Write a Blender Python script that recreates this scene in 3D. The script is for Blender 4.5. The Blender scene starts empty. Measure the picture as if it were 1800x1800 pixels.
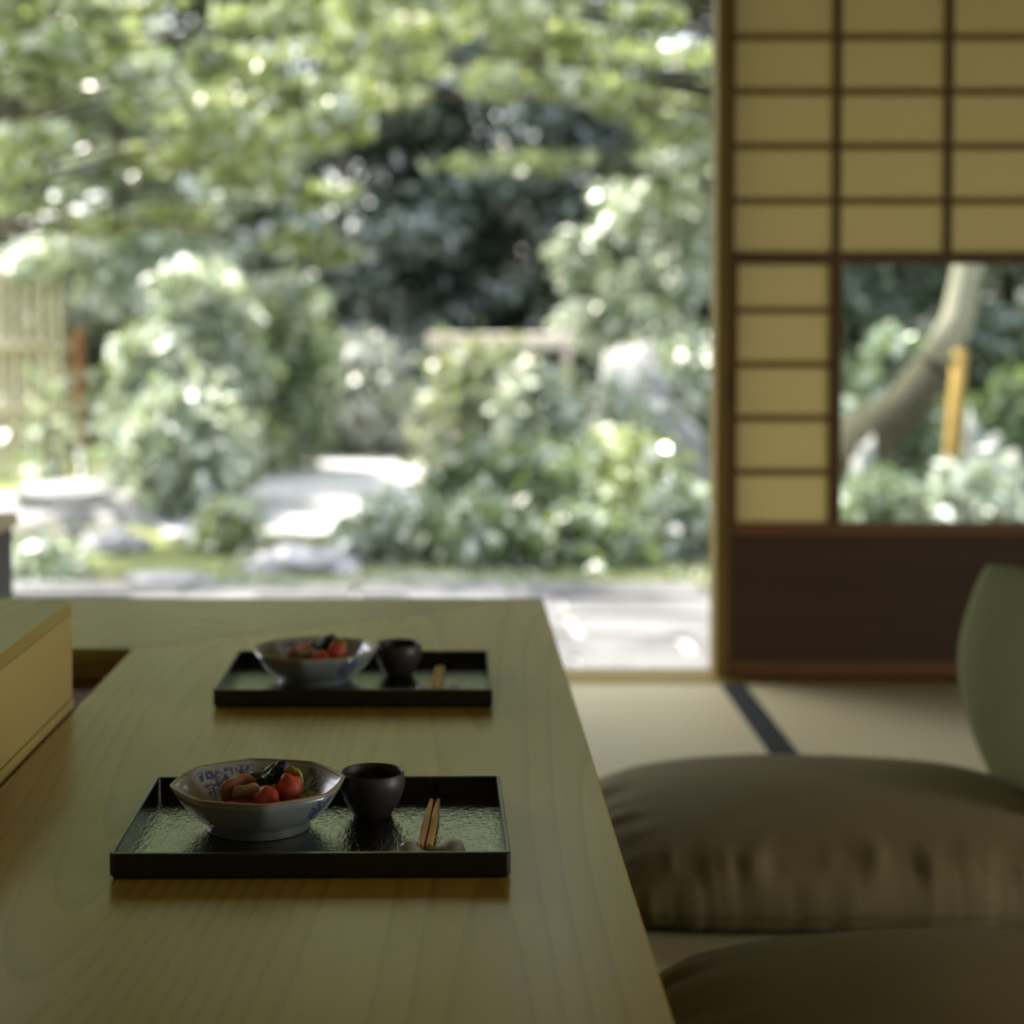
import bpy, bmesh, math, random
import numpy as np
from mathutils import Vector, Matrix, noise as mnoise
random.seed(7)
RNG = np.random.default_rng(7)
PI = math.pi
scene = bpy.context.scene
COL = scene.collection

# ------------------------------------------------------------------ camera
FPX = 3000.0                      # focal length in pixels of the 1800 px frame
PITCH = math.radians(2.0)
CAM_H = 0.90                      # metres above the tatami
PX0, PY0 = 800.0, 550.0 + FPX * math.tan(PITCH)
cam = bpy.data.cameras.new('camera')
cam_o = bpy.data.objects.new('camera', cam)
COL.objects.link(cam_o)
cam_o.location = (0, 0, CAM_H)
cam_o.rotation_euler = (PI / 2 - PITCH, 0, 0)
cam.sensor_width = 36.0
cam.lens = FPX / 1800.0 * 36.0
cam.shift_x = (900 - PX0) / 1800.0
cam.shift_y = -(900 - PY0) / 1800.0
cam.clip_start, cam.clip_end = 0.05, 500
cam.dof.use_dof = True
cam.dof.focus_distance = 1.66
cam.dof.aperture_fstop = 3.1
cam.dof.aperture_blades = 0
scene.camera = cam_o

# ------------------------------------------------------------------ world, sun, exposure
world = bpy.data.worlds.new('World')
scene.world = world
world.use_nodes = True
nt = world.node_tree
bg = nt.nodes['Background']
sky = nt.nodes.new('ShaderNodeTexSky')
sky.sky_type = 'NISHITA'
sky.sun_disc = False
sky.sun_elevation = math.radians(56)
sky.sun_rotation = math.radians(-50)
sky.altitude = 50
sky.air_density = 1.0
sky.dust_density = 3.0
sky.ozone_density = 1.0
hsv = nt.nodes.new('ShaderNodeHueSaturation')
hsv.inputs['Saturation'].default_value = 0.45
nt.links.new(sky.outputs[0], hsv.inputs['Color'])
nt.links.new(hsv.outputs[0], bg.inputs[0])
bg.inputs[1].default_value = 0.50

sun = bpy.data.lights.new('sun', 'SUN')
sun.energy = 8.5
sun.angle = math.radians(0.6)
sun.color = (1.0, 0.95, 0.84)
sun_o = bpy.data.objects.new('sun', sun)
COL.objects.link(sun_o)
# high up, from the far left corner of the garden
sun_o.rotation_euler = Vector((0.42, -0.34, -1.0)).to_track_quat('-Z', 'Y').to_euler()

def area(name, loc, direction, sx, sy, power, col):
    l = bpy.data.lights.new(name, 'AREA')
    l.shape = 'RECTANGLE'; l.size = sx; l.size_y = sy
    l.energy = power; l.color = col
    o = bpy.data.objects.new(name, l); COL.objects.link(o)
    o.location = loc
    o.rotation_euler = Vector(direction).to_track_quat('-Z', 'Z').to_euler()
    return o
# daylight through the window opening of the right-hand wall
area('window_daylight', (2.98, 1.1, 0.48), (-1, 0, 0), 1.8, 0.66, 33, (1.0, 0.95, 0.86))

vs = scene.view_settings
vs.view_transform = 'Standard'
try: vs.look = 'None'
except Exception: pass
vs.exposure = 0.8
vs.gamma = 1.0
vs.use_curve_mapping = False

# ------------------------------------------------------------------ helpers
def link(o, parent=None):
    COL.objects.link(o)
    if parent is not None: o.parent = parent
    return o
def tag(o, label=None, cat=None, group=None, kind=None):
    if label: o['label'] = label
    if cat: o['category'] = cat
    if group: o['group'] = group
    if kind: o['kind'] = kind
    return o
def empty(name, loc=(0, 0, 0), rz=0.0, parent=None):
    o = bpy.data.objects.new(name, None)
    o.empty_display_size = 0.05
    link(o, parent); o.location = loc; o.rotation_euler = (0, 0, rz)
    return o
def obj_bm(name, bm, mat, parent=None, smooth=False, loc=None):
    me = bpy.data.meshes.new(name)
    bmesh.ops.recalc_face_normals(bm, faces=bm.faces[:])
    bm.to_mesh(me); bm.free()
    me.materials.append(mat)
    if smooth: me.polygons.foreach_set('use_smooth', [True] * len(me.polygons))
    o = bpy.data.objects.new(name, me); link(o, parent)
    if loc is not None: o.location = loc
    return o
def obj_me(name, me, parent=None, loc=None, rot=None):
    o = bpy.data.objects.new(name, me); link(o, parent)
    if loc is not None: o.location = loc
    if rot is not None: o.rotation_euler = rot
    return o
def bm_box(bm, x0, x1, y0, y1, z0, z1, bevel=0.0, seg=1):
    vs_ = [bm.verts.new(p) for p in ((x0,y0,z0),(x1,y0,z0),(x1,y1,z0),(x0,y1,z0),(x0,y0,z1),(x1,y0,z1),(x1,y1,z1),(x0,y1,z1))]
    fs = [bm.faces.new([vs_[i] for i in f]) for f in ((0,3,2,1),(4,5,6,7),(0,1,5,4),(1,2,6,5),(2,3,7,6),(3,0,4,7))]
    if bevel > 0:
        es = list({e for f in fs for e in f.edges})
        bmesh.ops.bevel(bm, geom=es, offset=bevel, segments=seg, profile=0.5, affect='EDGES')
    return bm
def box(name, x0, x1, y0, y1, z0, z1, mat, parent=None, bevel=0.0, seg=1):
    return obj_bm(name, bm_box(bmesh.new(), x0, x1, y0, y1, z0, z1, bevel, seg), mat, parent)
def prism(name, pts, z0, z1, mat, parent=None, bevel=0.0):
    bm = bmesh.new()
    a = [bm.verts.new((p[0], p[1], z0)) for p in pts]
    b = [bm.verts.new((p[0], p[1], z1)) for p in pts]
    n = len(pts)
    bm.faces.new(a[::-1]); bm.faces.new(b)
    for i in range(n): bm.faces.new((a[i], a[(i+1) % n], b[(i+1) % n], b[i]))
    if bevel > 0: bmesh.ops.bevel(bm, geom=bm.edges[:], offset=bevel, segments=2, profile=0.5, affect='EDGES')
    return obj_bm(name, bm, mat, parent)
def bm_lathe(bm, prof, n=48, rad=None):
    """prof: list of (r, z); rad(theta, i) optional radius factor"""
    rings = []
    for i, (r, z) in enumerate(prof):
        if r < 1e-6: rings.append([bm.verts.new((0, 0, z))]); continue
        ring = []
        for k in range(n):
            t = 2 * PI * k / n
            q = r * (rad(t, i) if rad else 1.0)
            ring.append(bm.verts.new((q * math.cos(t), q * math.sin(t), z)))
        rings.append(ring)
    for A, B in zip(rings, rings[1:]):
        if len(A) == 1 and len(B) == 1: continue
        for k in range(n):
            k2 = (k + 1) % n
            if len(A) == 1: bm.faces.new((A[0], B[k2], B[k]))
            elif len(B) == 1: bm.faces.new((A[k], A[k2], B[0]))
            else: bm.faces.new((A[k], A[k2], B[k2], B[k]))
    return bm
def bm_tube(bm, pts, rads, n=8):
    pts = [Vector(p) for p in pts]
    rings = []
    for i, p in enumerate(pts):
        d = (pts[min(i+1, len(pts)-1)] - pts[max(i-1, 0)]).normalized()
        u = d.cross(Vector((0.31, 0.87, 0.38))).normalized(); v = d.cross(u)
        rings.append([bm.verts.new(p + (u * math.cos(2*PI*k/n) + v * math.sin(2*PI*k/n)) * rads[i]) for k in range(n)])
    for A, B in zip(rings, rings[1:]):
        for k in range(n): bm.faces.new((A[k], A[(k+1) % n], B[(k+1) % n], B[k]))
    bm.faces.new(rings[0][::-1]); bm.faces.new(rings[-1])
    return bm

# ------------------------------------------------------------------ materials
def new_mat(name):
    m = bpy.data.materials.new(name); m.use_nodes = True
    return m, m.node_tree, m.node_tree.nodes['Principled BSDF']
def setp(b, col=None, rough=None, spec=None, metal=None, coat=None, coat_rough=None, sheen=None):
    if col is not None: b.inputs['Base Color'].default_value = (*col, 1)
    if rough is not None: b.inputs['Roughness'].default_value = rough
    if spec is not None: b.inputs['Specular IOR Level'].default_value = spec
    if metal is not None: b.inputs['Metallic'].default_value = metal
    if coat is not None: b.inputs['Coat Weight'].default_value = coat
    if coat_rough is not None: b.inputs['Coat Roughness'].default_value = coat_rough
    if sheen is not None: b.inputs['Sheen Weight'].default_value = sheen
def N(t, typ, **kw):
    n = t.nodes.new(typ)
    for k, v in kw.items(): setattr(n, k, v)
    return n
def coords(t, scale=(1, 1, 1), loc=(0, 0, 0), rot=(0, 0, 0), kind='Object'):
    tc = N(t, 'ShaderNodeTexCoord'); mp = N(t, 'ShaderNodeMapping')
    mp.inputs['Scale'].default_value = scale; mp.inputs['Location'].default_value = loc; mp.inputs['Rotation'].default_value = rot
    t.links.new(tc.outputs[kind], mp.inputs[0])
    return mp.outputs[0]
def ramp(t, fac, stops, interp='LINEAR'):
    r = N(t, 'ShaderNodeValToRGB'); r.color_ramp.interpolation = interp
    el = r.color_ramp.elements
    while len(el) < len(stops): el.new(0.5)
    for e, (p, c) in zip(el, stops):
        e.position = p; e.color = (*c, 1) if len(c) == 3 else c
    t.links.new(fac, r.inputs[0])
    return r.outputs[0]
def math_n(t, op, a, b=None):
    n = N(t, 'ShaderNodeMath', operation=op)
    for i, v in enumerate((a, b)):
        if v is None: continue
        if hasattr(v, 'is_linked') or hasattr(v, 'links'): t.links.new(v, n.inputs[i])
        else: n.inputs[i].default_value = v
    return n.outputs[0]
def noise_n(t, vec, scale, detail=3, rough=0.5, dist=0.0):
    n = N(t, 'ShaderNodeTexNoise')
    n.inputs['Scale'].default_value = scale; n.inputs['Detail'].default_value = detail
    n.inputs['Roughness'].default_value = rough; n.inputs['Distortion'].default_value = dist
    t.links.new(vec, n.inputs['Vector'])
    return n.outputs['Fac']
def mix_c(t, fac, a, b, blend='MIX'):
    n = N(t, 'ShaderNodeMix', data_type='RGBA', blend_type=blend)
    if hasattr(fac, 'links'): t.links.new(fac, n.inputs[0])
    else: n.inputs[0].default_value = fac
    for i, v in ((6, a), (7, b)):
        if hasattr(v, 'links'): t.links.new(v, n.inputs[i])
        else: n.inputs[i].default_value = (*v, 1)
    return n.outputs[2]
def bump(t, b, h, strength=0.2, dist=0.002):
    n = N(t, 'ShaderNodeBump'); n.inputs['Strength'].default_value = strength; n.inputs['Distance'].default_value = dist
    t.links.new(h, n.inputs['Height']); t.links.new(n.outputs[0], b.inputs['Normal'])

def wood(name, light, dark, axis='Y', rings=9.0, rough=0.35, spec=0.5, line=0.55, stretch=0.22, seed=0.0, fine=0.15):
    """contour lines of stretched noise give cathedral grain, fine fibres on top"""
    m, t, b = new_mat(name)
    s = {'X': (stretch, 1, 1), 'Y': (1, stretch, 1), 'Z': (1, 1, stretch)}[axis]
    v = coords(t, s, (seed, seed * 0.7, seed * 0.3))
    n1 = noise_n(t, v, 2.3, 1.5, 0.4)
    w = math_n(t, 'FRACT', math_n(t, 'MULTIPLY', n1, rings * 3))
    col_ring = ramp(t, w, [(0.0, (1, 1, 1)), (0.62, (0.72, 0.72, 0.72)), (0.93, (0.0, 0.0, 0.0)), (1.0, (1, 1, 1))])
    fs = {'X': (2, 90, 90), 'Y': (90, 2, 90), 'Z': (90, 90, 2)}[axis]
    n2 = noise_n(t, coords(t, fs), 1.0, 2, 0.6)
    n3 = noise_n(t, coords(t, s), 4.0, 3, 0.5)
    base = mix_c(t, math_n(t, 'MULTIPLY', math_n(t, 'SUBTRACT', 1.0, col_ring), line), light, dark)
    base = mix_c(t, math_n(t, 'MULTIPLY', n2, fine * 2), base, dark)
    base = mix_c(t, math_n(t, 'MULTIPLY', n3, 0.35), base, tuple(0.75 * c for c in light))
    t.links.new(base, b.inputs['Base Color'])
    setp(b, rough=rough, spec=spec)
    bump(t, b, n2, 0.05, 0.001)
    return m
def plain(name, col, rough=0.6, var=0.15, scale=20, spec=0.3, bmp=0.0, coat=None):
    m, t, b = new_mat(name)
    n = noise_n(t, coords(t), scale, 4, 0.55)
    c = mix_c(t, n, tuple(c * (1 - var) for c in col), tuple(min(1, c * (1 + var)) for c in col))
    t.links.new(c, b.inputs['Base Color'])
    setp(b, rough=rough, spec=spec, coat=coat)
    if bmp: bump(t, b, n, bmp, 0.003)
    return m

M = {}
M['table_y'] = wood('hinoki_lengthwise', (0.36, 0.268, 0.046), (0.185, 0.11, 0.020), 'Y', rings=15, rough=0.27, spec=0.85, line=0.46, stretch=0.11)
M['table_x'] = wood('hinoki_crosswise', (0.28, 0.212, 0.042), (0.155, 0.10, 0.020), 'X', rings=7, rough=0.27, spec=0.85, line=0.35, stretch=0.16, seed=3.1)
M['box_wood'] = wood('pale_hinoki_panel', (0.46, 0.365, 0.125), (0.30, 0.21, 0.065), 'Y', rings=4, rough=0.5, spec=0.35, line=0.3, stretch=0.10, seed=5.0)
M['post_wood'] = wood('honey_cedar', (0.195, 0.135, 0.021), (0.12, 0.076, 0.011), 'Z', rings=5, rough=0.5, spec=0.3, line=0.4, stretch=0.08, seed=1.0)
M['frame_wood'] = wood('dark_cedar', (0.115, 0.062, 0.020), (0.06, 0.03, 0.010), 'Z', rings=5, rough=0.55, spec=0.3, line=0.4, stretch=0.08, seed=2.0)
M['bar_wood'] = wood('cedar_lattice', (0.21, 0.135, 0.040), (0.12, 0.07, 0.02), 'X', rings=5, rough=0.6, spec=0.2, line=0.3, stretch=0.1, seed=2.5)
M['rail_wood'] = wood('reddish_cedar', (0.17, 0.075, 0.020), (0.09, 0.035, 0.01), 'X', rings=5, rough=0.5, spec=0.3, line=0.4, stretch=0.08, seed=4.0)
M['kick_wood'] = wood('dark_cedar_board', (0.062, 0.033, 0.012), (0.034, 0.017, 0.006), 'X', rings=6, rough=0.55, spec=0.25, line=0.5, stretch=0.12, seed=6.0)
M['well_wood'] = wood('well_cedar', (0.16, 0.085, 0.03), (0.08, 0.04, 0.015), 'X', rings=5, rough=0.6, spec=0.2, line=0.4, stretch=0.12, seed=7.0)
M['ceiling'] = wood('ceiling_boards', (0.30, 0.20, 0.08), (0.18, 0.11, 0.04), 'X', rings=5, rough=0.6, spec=0.2, line=0.3, stretch=0.1, seed=8.0)
M['plaster'] = plain('earthen_plaster', (0.42, 0.36, 0.22), 0.9, 0.1, 60, 0.1, 0.1)
M['roof'] = plain('eave_boards', (0.22, 0.14, 0.07), 0.8, 0.2, 10, 0.1)

# paper
def paper_mat():
    m, t, b = new_mat('washi_paper')
    out = t.nodes['Material Output']
    n = noise_n(t, coords(t), 160, 4, 0.6)
    c = mix_c(t, n, (0.58, 0.515, 0.30), (0.66, 0.59, 0.36))
    d = N(t, 'ShaderNodeBsdfDiffuse'); tr = N(t, 'ShaderNodeBsdfTranslucent'); mx = N(t, 'ShaderNodeMixShader')
    t.links.new(c, d.inputs[0]); t.links.new(c, tr.inputs[0])
    mx.inputs[0].default_value = 0.46
    t.links.new(d.outputs[0], mx.inputs[1]); t.links.new(tr.outputs[0], mx.inputs[2])
    t.links.new(mx.outputs[0], out.inputs[0])
    return m
M['paper'] = paper_mat()
def glass_mat():
    m, t, b = new_mat('window_glass')
    out = t.nodes['Material Output']
    g = N(t, 'ShaderNodeBsdfGlossy'); g.inputs['Roughness'].default_value = 0.02
    tr = N(t, 'ShaderNodeBsdfTransparent'); tr.inputs[0].default_value = (0.80, 0.84, 0.80, 1)
    fr = N(t, 'ShaderNodeFresnel'); fr.inputs[0].default_value = 1.45
    mx = N(t, 'ShaderNodeMixShader')
    t.links.new(fr.outputs[0], mx.inputs[0]); t.links.new(tr.outputs[0], mx.inputs[1]); t.links.new(g.outputs[0], mx.inputs[2])
    t.links.new(mx.outputs[0], out.inputs[0])
    return m
M['glass'] = glass_mat()
# tatami
def tatami_mat(name, along):
    m, t, b = new_mat(name)
    s = (8, 420, 8) if along == 'X' else (420, 8, 8)
    w = noise_n(t, coords(t, s), 1.0, 2, 0.6)
    n = noise_n(t, coords(t), 3.0, 3, 0.5)
    c = mix_c(t, w, (0.34, 0.30, 0.18), (0.47, 0.42, 0.275))
    c = mix_c(t, math_n(t, 'MULTIPLY', n, 0.5), c, (0.40, 0.40, 0.25))
    t.links.new(c, b.inputs['Base Color']); setp(b, rough=0.55, spec=0.35)
    bump(t, b, w, 0.15, 0.001)
    return m
M['tatami_a'] = tatami_mat('rush_weave_across', 'X')
M['tatami_b'] = tatami_mat('rush_weave_along', 'Y')
M['heri'] = plain('dark_green_cloth_border', (0.011, 0.016, 0.015), 0.8, 0.3, 300, 0.2)
# lacquer
def lacquer(name, brushed):
    m, t, b = new_mat(name)
    setp(b, (0.006, 0.007, 0.007), 0.16 if brushed else 0.17, 0.5)
    b.inputs['IOR'].default_value = 1.55
    if brushed:
        v = coords(t, (230, 45, 1))
        n = noise_n(t, v, 1.0, 3, 0.6, 0.5)
        n2 = noise_n(t, coords(t, (1, 1, 1)), 170.0, 2, 0.6)
        h = math_n(t, 'ADD', n, math_n(t, 'MULTIPLY', n2, 0.6))
        bump(t, b, h, 0.62, 0.0016)
        b.inputs['IOR'].default_value = 3.6
    return m
M['lacquer'] = lacquer('black_lacquer', False)
M['lacquer_brushed'] = lacquer('black_lacquer_brushed', True)
# porcelain with cobalt brushwork
def porcelain(name='blue_white_porcelain', outer=False):
    m, t, b = new_mat(name)
    tc = N(t, 'ShaderNodeTexCoord'); sp = N(t, 'ShaderNodeSeparateXYZ')
    t.links.new(tc.outputs['Object'], sp.inputs[0])
    ang = math_n(t, 'ARCTAN2', sp.outputs[1], sp.outputs[0])
    pan = math_n(t, 'SINE', math_n(t, 'MULTIPLY', ang, 4.0))
    pan = ramp(t, math_n(t, 'ADD', math_n(t, 'MULTIPLY', pan, 0.5), 0.5), [(0.42, (0, 0, 0)), (0.52, (1, 1, 1))])
    if outer: pan = ramp(t, math_n(t, 'COSINE', math_n(t, 'MULTIPLY', math_n(t, 'ADD', ang, 0.75), 2.0)), [(0.90, (0, 0, 0)), (0.95, (1, 1, 1))])
    v = coords(t, (1, 1, 0.55))
    n = noise_n(t, v, 120, 3, 0.6, 1.6)
    br = ramp(t, n, [(0.46, (0, 0, 0)), (0.52, (1, 1, 1))])
    zz = ramp(t, math_n(t, 'MULTIPLY', sp.outputs[2], 20.0), [(0.28, (0, 0, 0)), (0.42, (1, 1, 1)), (0.78, (1, 1, 1)), (0.84, (0, 0, 0))])
    msk = math_n(t, 'MULTIPLY', math_n(t, 'MULTIPLY', br, pan), zz)
    n0 = noise_n(t, coords(t), 40, 3, 0.5)
    base = mix_c(t, n0, *(((0.15, 0.18, 0.195), (0.21, 0.245, 0.255)) if outer else ((0.30, 0.345, 0.36), (0.39, 0.43, 0.435))))  # outer base darkened: the backlit bowl's shade is put into the colour
    c = mix_c(t, math_n(t, 'MULTIPLY', msk, 0.9), base, (0.025, 0.045, 0.16))
    t.links.new(c, b.inputs['Base Color']); setp(b, rough=0.22, spec=0.5, coat=0.3, coat_rough=0.08)
    return m
M['porcelain'] = porcelain()
M['porcelain_out_shaded'] = porcelain('blue_white_porcelain_outside_shaded', True)
M['rim_glaze'] = plain('iron_brown_rim_glaze', (0.26, 0.20, 0.09), 0.35, 0.25, 90, 0.5)
M['cup'] = plain('dark_stoneware', (0.030, 0.026, 0.026), 0.45, 0.3, 120, 0.4, 0.05)
M['rest'] = plain('grey_glazed_ceramic', (0.36, 0.36, 0.43), 0.22, 0.25, 60, 0.5)
M['stick'] = wood('cedar_chopstick', (0.62, 0.40, 0.12), (0.42, 0.24, 0.06), 'Y', rings=3, rough=0.5, spec=0.3, line=0.3, stretch=0.1, seed=9)
M['berry'] = plain('red_flesh', (0.46, 0.065, 0.035), 0.5, 0.3, 200, 0.5, 0.3)
M['fish_pink'] = plain('pink_beige_flesh', (0.46, 0.21, 0.12), 0.35, 0.25, 90, 0.5)
M['fish_pale'] = plain('pale_beige_flesh', (0.44, 0.31, 0.17), 0.35, 0.25, 90, 0.5)
M['fish_red'] = plain('dark_red_flesh', (0.28, 0.07, 0.04), 0.35, 0.25, 90, 0.5)
M['herb'] = plain('dark_green_herb', (0.035, 0.075, 0.022), 0.5, 0.35, 120, 0.4)
M['flower'] = plain('purple_petal', (0.035, 0.018, 0.085), 0.5, 0.3, 120, 0.3)
M['citrus'] = plain('yellow_green_rind', (0.36, 0.36, 0.07), 0.45, 0.3, 90, 0.4)
# fabrics
def fabric(name, col, col2, sheen=0.35, rough=0.75):
    m, t, b = new_mat(name)
    n = noise_n(t, coords(t), 5.0, 4, 0.6)
    w = noise_n(t, coords(t, (1, 1, 1)), 900.0, 1, 0.5)
    c = mix_c(t, n, col, col2)
    t.links.new(c, b.inputs['Base Color']); setp(b, rough=rough, spec=0.12, sheen=sheen)
    b.inputs['Sheen Roughness'].default_value = 0.4
    b.inputs['Sheen Tint'].default_value = (0.85, 0.78, 0.68, 1)
    bump(t, b, w, 0.1, 0.0005)
    return m
M['cushion'] = fabric('olive_brown_silk', (0.122, 0.100, 0.045), (0.158, 0.132, 0.070), 0.0, 0.7)
M['chair_fabric'] = fabric('moss_green_fabric', (0.070, 0.076, 0.020), (0.088, 0.095, 0.027), 0.05)
M['chair_wood'] = wood('bent_plywood', (0.22, 0.10, 0.03), (0.12, 0.05, 0.015), 'Z', rings=5, rough=0.4, spec=0.4, line=0.4, stretch=0.1, seed=11)
M['dark_wood'] = plain('black_brown_wood', (0.008, 0.005, 0.004), 0.5, 0.3, 30, 0.3)
M['pale_cap'] = plain('pale_beige_cloth', (0.45, 0.38, 0.25), 0.8, 0.1, 60, 0.2)
M['black_metal'] = plain('black_iron', (0.012, 0.012, 0.010), 0.5, 0.2, 60, 0.4)

# garden materials
def stone(name, a, b_, scale=6):
    m, t, b = new_mat(name)
    n = noise_n(t, coords(t), scale, 6, 0.65, 0.4)
    c = ramp(t, n, [(0.3, a), (0.62, b_)])
    n2 = noise_n(t, coords(t), scale * 9, 3, 0.6)
    c = mix_c(t, math_n(t, 'MULTIPLY', n2, 0.4), c, tuple(x * 0.5 for x in a))
    t.links.new(c, b.inputs['Base Color']); setp(b, rough=0.85, spec=0.2)
    bump(t, b, n2, 0.5, 0.02)
    return m
M['stone_grey'] = stone('grey_garden_stone', (0.20, 0.20, 0.20), (0.46, 0.45, 0.44))
M['stone_pale'] = stone('pale_garden_stone', (0.26, 0.25, 0.255), (0.52, 0.50, 0.505))
M['stone_mossy'] = stone('mossy_garden_stone', (0.10, 0.11, 0.07), (0.27, 0.26, 0.22))
M['paving'] = stone('granite_paving', (0.055, 0.055, 0.055), (0.185, 0.182, 0.178), 1.6)
M['gravel'] = stone('white_gravel', (0.60, 0.59, 0.58), (0.74, 0.73, 0.72), 30)
def ground_mat():
    m, t, b = new_mat('moss_and_soil')
    n = noise_n(t, coords(t), 1.1, 5, 0.6, 0.3)
    c = ramp(t, n, [(0.35, (0.11, 0.10, 0.06)), (0.5, (0.13, 0.15, 0.06)), (0.68, (0.22, 0.24, 0.09))])
    t.links.new(c, b.inputs['Base Color']); setp(b, rough=0.95, spec=0.1)
    return m
M['ground'] = ground_mat()
M['bamboo'] = plain('weathered_bamboo', (0.60, 0.55, 0.38), 0.5, 0.3, 12, 0.4)
M['bamboo_rail'] = plain('pale_split_bamboo', (0.62, 0.55, 0.38), 0.5, 0.2, 12, 0.4)
M['timber'] = plain('pinkish_weathered_timber', (0.78, 0.68, 0.58), 0.8, 0.2, 12, 0.2)
M['rust_post'] = plain('charred_orange_post', (0.30, 0.15, 0.065), 0.8, 0.5, 7, 0.2)
M['prop_wood'] = plain('amber_prop_log', (0.40, 0.24, 0.07), 0.7, 0.3, 12, 0.2)
M['bark'] = plain('dark_bark', (0.085, 0.075, 0.055), 0.9, 0.45, 14, 0.1, 0.5)
M['bark_pale'] = plain('pale_smooth_bark', (0.36, 0.32, 0.25), 0.8, 0.3, 9, 0.2, 0.3)

def leaf_mat(name, cols, trans=0.45, rough=0.40, spec=1.0):
    m, t, b = new_mat(name)
    out = t.nodes['Material Output']
    g = N(t, 'ShaderNodeNewGeometry')
    k = len(cols)
    c = ramp(t, g.outputs['Random Per Island'], [(i / k, q) for i, q in enumerate(cols)], 'CONSTANT')
    t.links.new(c, b.inputs['Base Color']); setp(b, rough=rough, spec=spec); b.inputs['IOR'].default_value = 1.9
    tr = N(t, 'ShaderNodeBsdfTranslucent'); mx = N(t, 'ShaderNodeMixShader')
    tc = mix_c(t, 0.4, c, (0.42, 0.50, 0.14))
    t.links.new(tc, tr.inputs[0]); mx.inputs[0].default_value = trans
    t.links.new(b.outputs[0], mx.inputs[1]); t.links.new(tr.outputs[0], mx.inputs[2])
    t.links.new(mx.outputs[0], out.inputs[0])
    return m
M['leaf_yellow'] = leaf_mat('leaves_yellow_green', [(0.09, 0.125, 0.04), (0.16, 0.205, 0.06), (0.66, 0.69, 0.55), (0.48, 0.55, 0.17), (0.26, 0.31, 0.07), (0.13, 0.17, 0.06), (0.64, 0.68, 0.5), (0.36, 0.42, 0.13)], 0.42, 0.31)  # near-white tones are sun glints painted onto some leaves
M['leaf_mid'] = leaf_mat('leaves_mid_green', [(0.04, 0.08, 0.028), (0.08, 0.14, 0.05), (0.14, 0.21, 0.075), (0.46, 0.54, 0.38), (0.06, 0.11, 0.04), (0.1, 0.16, 0.06)])  # the single light tone paints glints among the green leaves
M['leaf_pale'] = leaf_mat('leaves_pale_green', [(0.1, 0.15, 0.08), (0.16, 0.22, 0.12), (0.6, 0.64, 0.52), (0.22, 0.3, 0.17), (0.13, 0.18, 0.1), (0.7, 0.72, 0.66)], 0.3)  # the two palest tones imitate sparkling highlights by colour
M['leaf_dark'] = leaf_mat('leaves_dark_green', [(0.03, 0.06, 0.04), (0.045, 0.08, 0.055), (0.07, 0.11, 0.08), (0.45, 0.52, 0.46), (0.04, 0.07, 0.05), (0.055, 0.09, 0.065)], 0.2, 0.30)  # pale tone paints glints into the dark foliage
M['leaf_white'] = leaf_mat('leaves_silvery', [(0.25, 0.30, 0.22), (0.42, 0.45, 0.39), (0.58, 0.58, 0.54), (0.70, 0.70, 0.67)], 0.25)
M['leaf_olive'] = leaf_mat('leaves_olive', [(0.06, 0.08, 0.03), (0.12, 0.15, 0.06), (0.2, 0.23, 0.09), (0.5, 0.52, 0.4), (0.09, 0.11, 0.045)], 0.35)  # lightest tone is a painted glint on a share of leaves
M['leaf_gold'] = leaf_mat('leaves_bright_lime', [(.30,.38,.05),(.44,.54,.08),(.54,.62,.11),(.38,.47,.07)], 0.58)  # for the added unseen trees, brightened for their green reflection
M['grass'] = leaf_mat('moss_grass_blades', [(0.12, 0.16, 0.04), (0.20, 0.24, 0.06), (0.32, 0.32, 0.10)], 0.3)

# ------------------------------------------------------------------ the room
CEIL = 2.35
WALL_Y = 4.192                     # front plane of the shoji
floor = tag(empty('floor'), 'tatami mats covering the floor of the room', 'floor', kind='structure')
def tatami(x0, x1, y0, y1, along):
    """borders run on the two long edges"""
    g = 0.0015; e = 0.029
    m = box('tatami_mat', x0 + g, x1 - g, y0 + g, y1 - g, -0.05, 0.0, M['tatami_a' if along == 'Y' else 'tatami_b'], floor, 0.003)
    for s in (0, 1):
        if along == 'Y':
            a = x0 + g if s == 0 else x1 - g - e
            box('mat_border', a, a + e, y0 + g, y1 - g, -0.012, 0.0016, M['heri'], m, 0.001)
        else:
            a = y0 + g if s == 0 else y1 - g - e
            box('mat_border', x0 + g, x1 - g, a, a + e, -0.012, 0.0016, M['heri'], m, 0.001)
for k in range(-4, 3):
    xa = 0.672 + 0.91 * (k - 1)
    if xa > -3.9: tatami(xa, xa + 0.91, 2.295, 4.115, 'Y')
for k in range(-1, 3):
    xa = 0.672 + 1.82 * (k - 1)
    for j in range(4):
        y1 = 2.295 - 0.91 * j
        tatami(xa - 0.91 * (j % 2), xa - 0.91 * (j % 2) + 1.82, y1 - 0.91, y1, 'X')
box('subfloor', -4.2, 3.4, -1.6, 4.30, -0.16, -0.055, M['roof'], floor)
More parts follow.
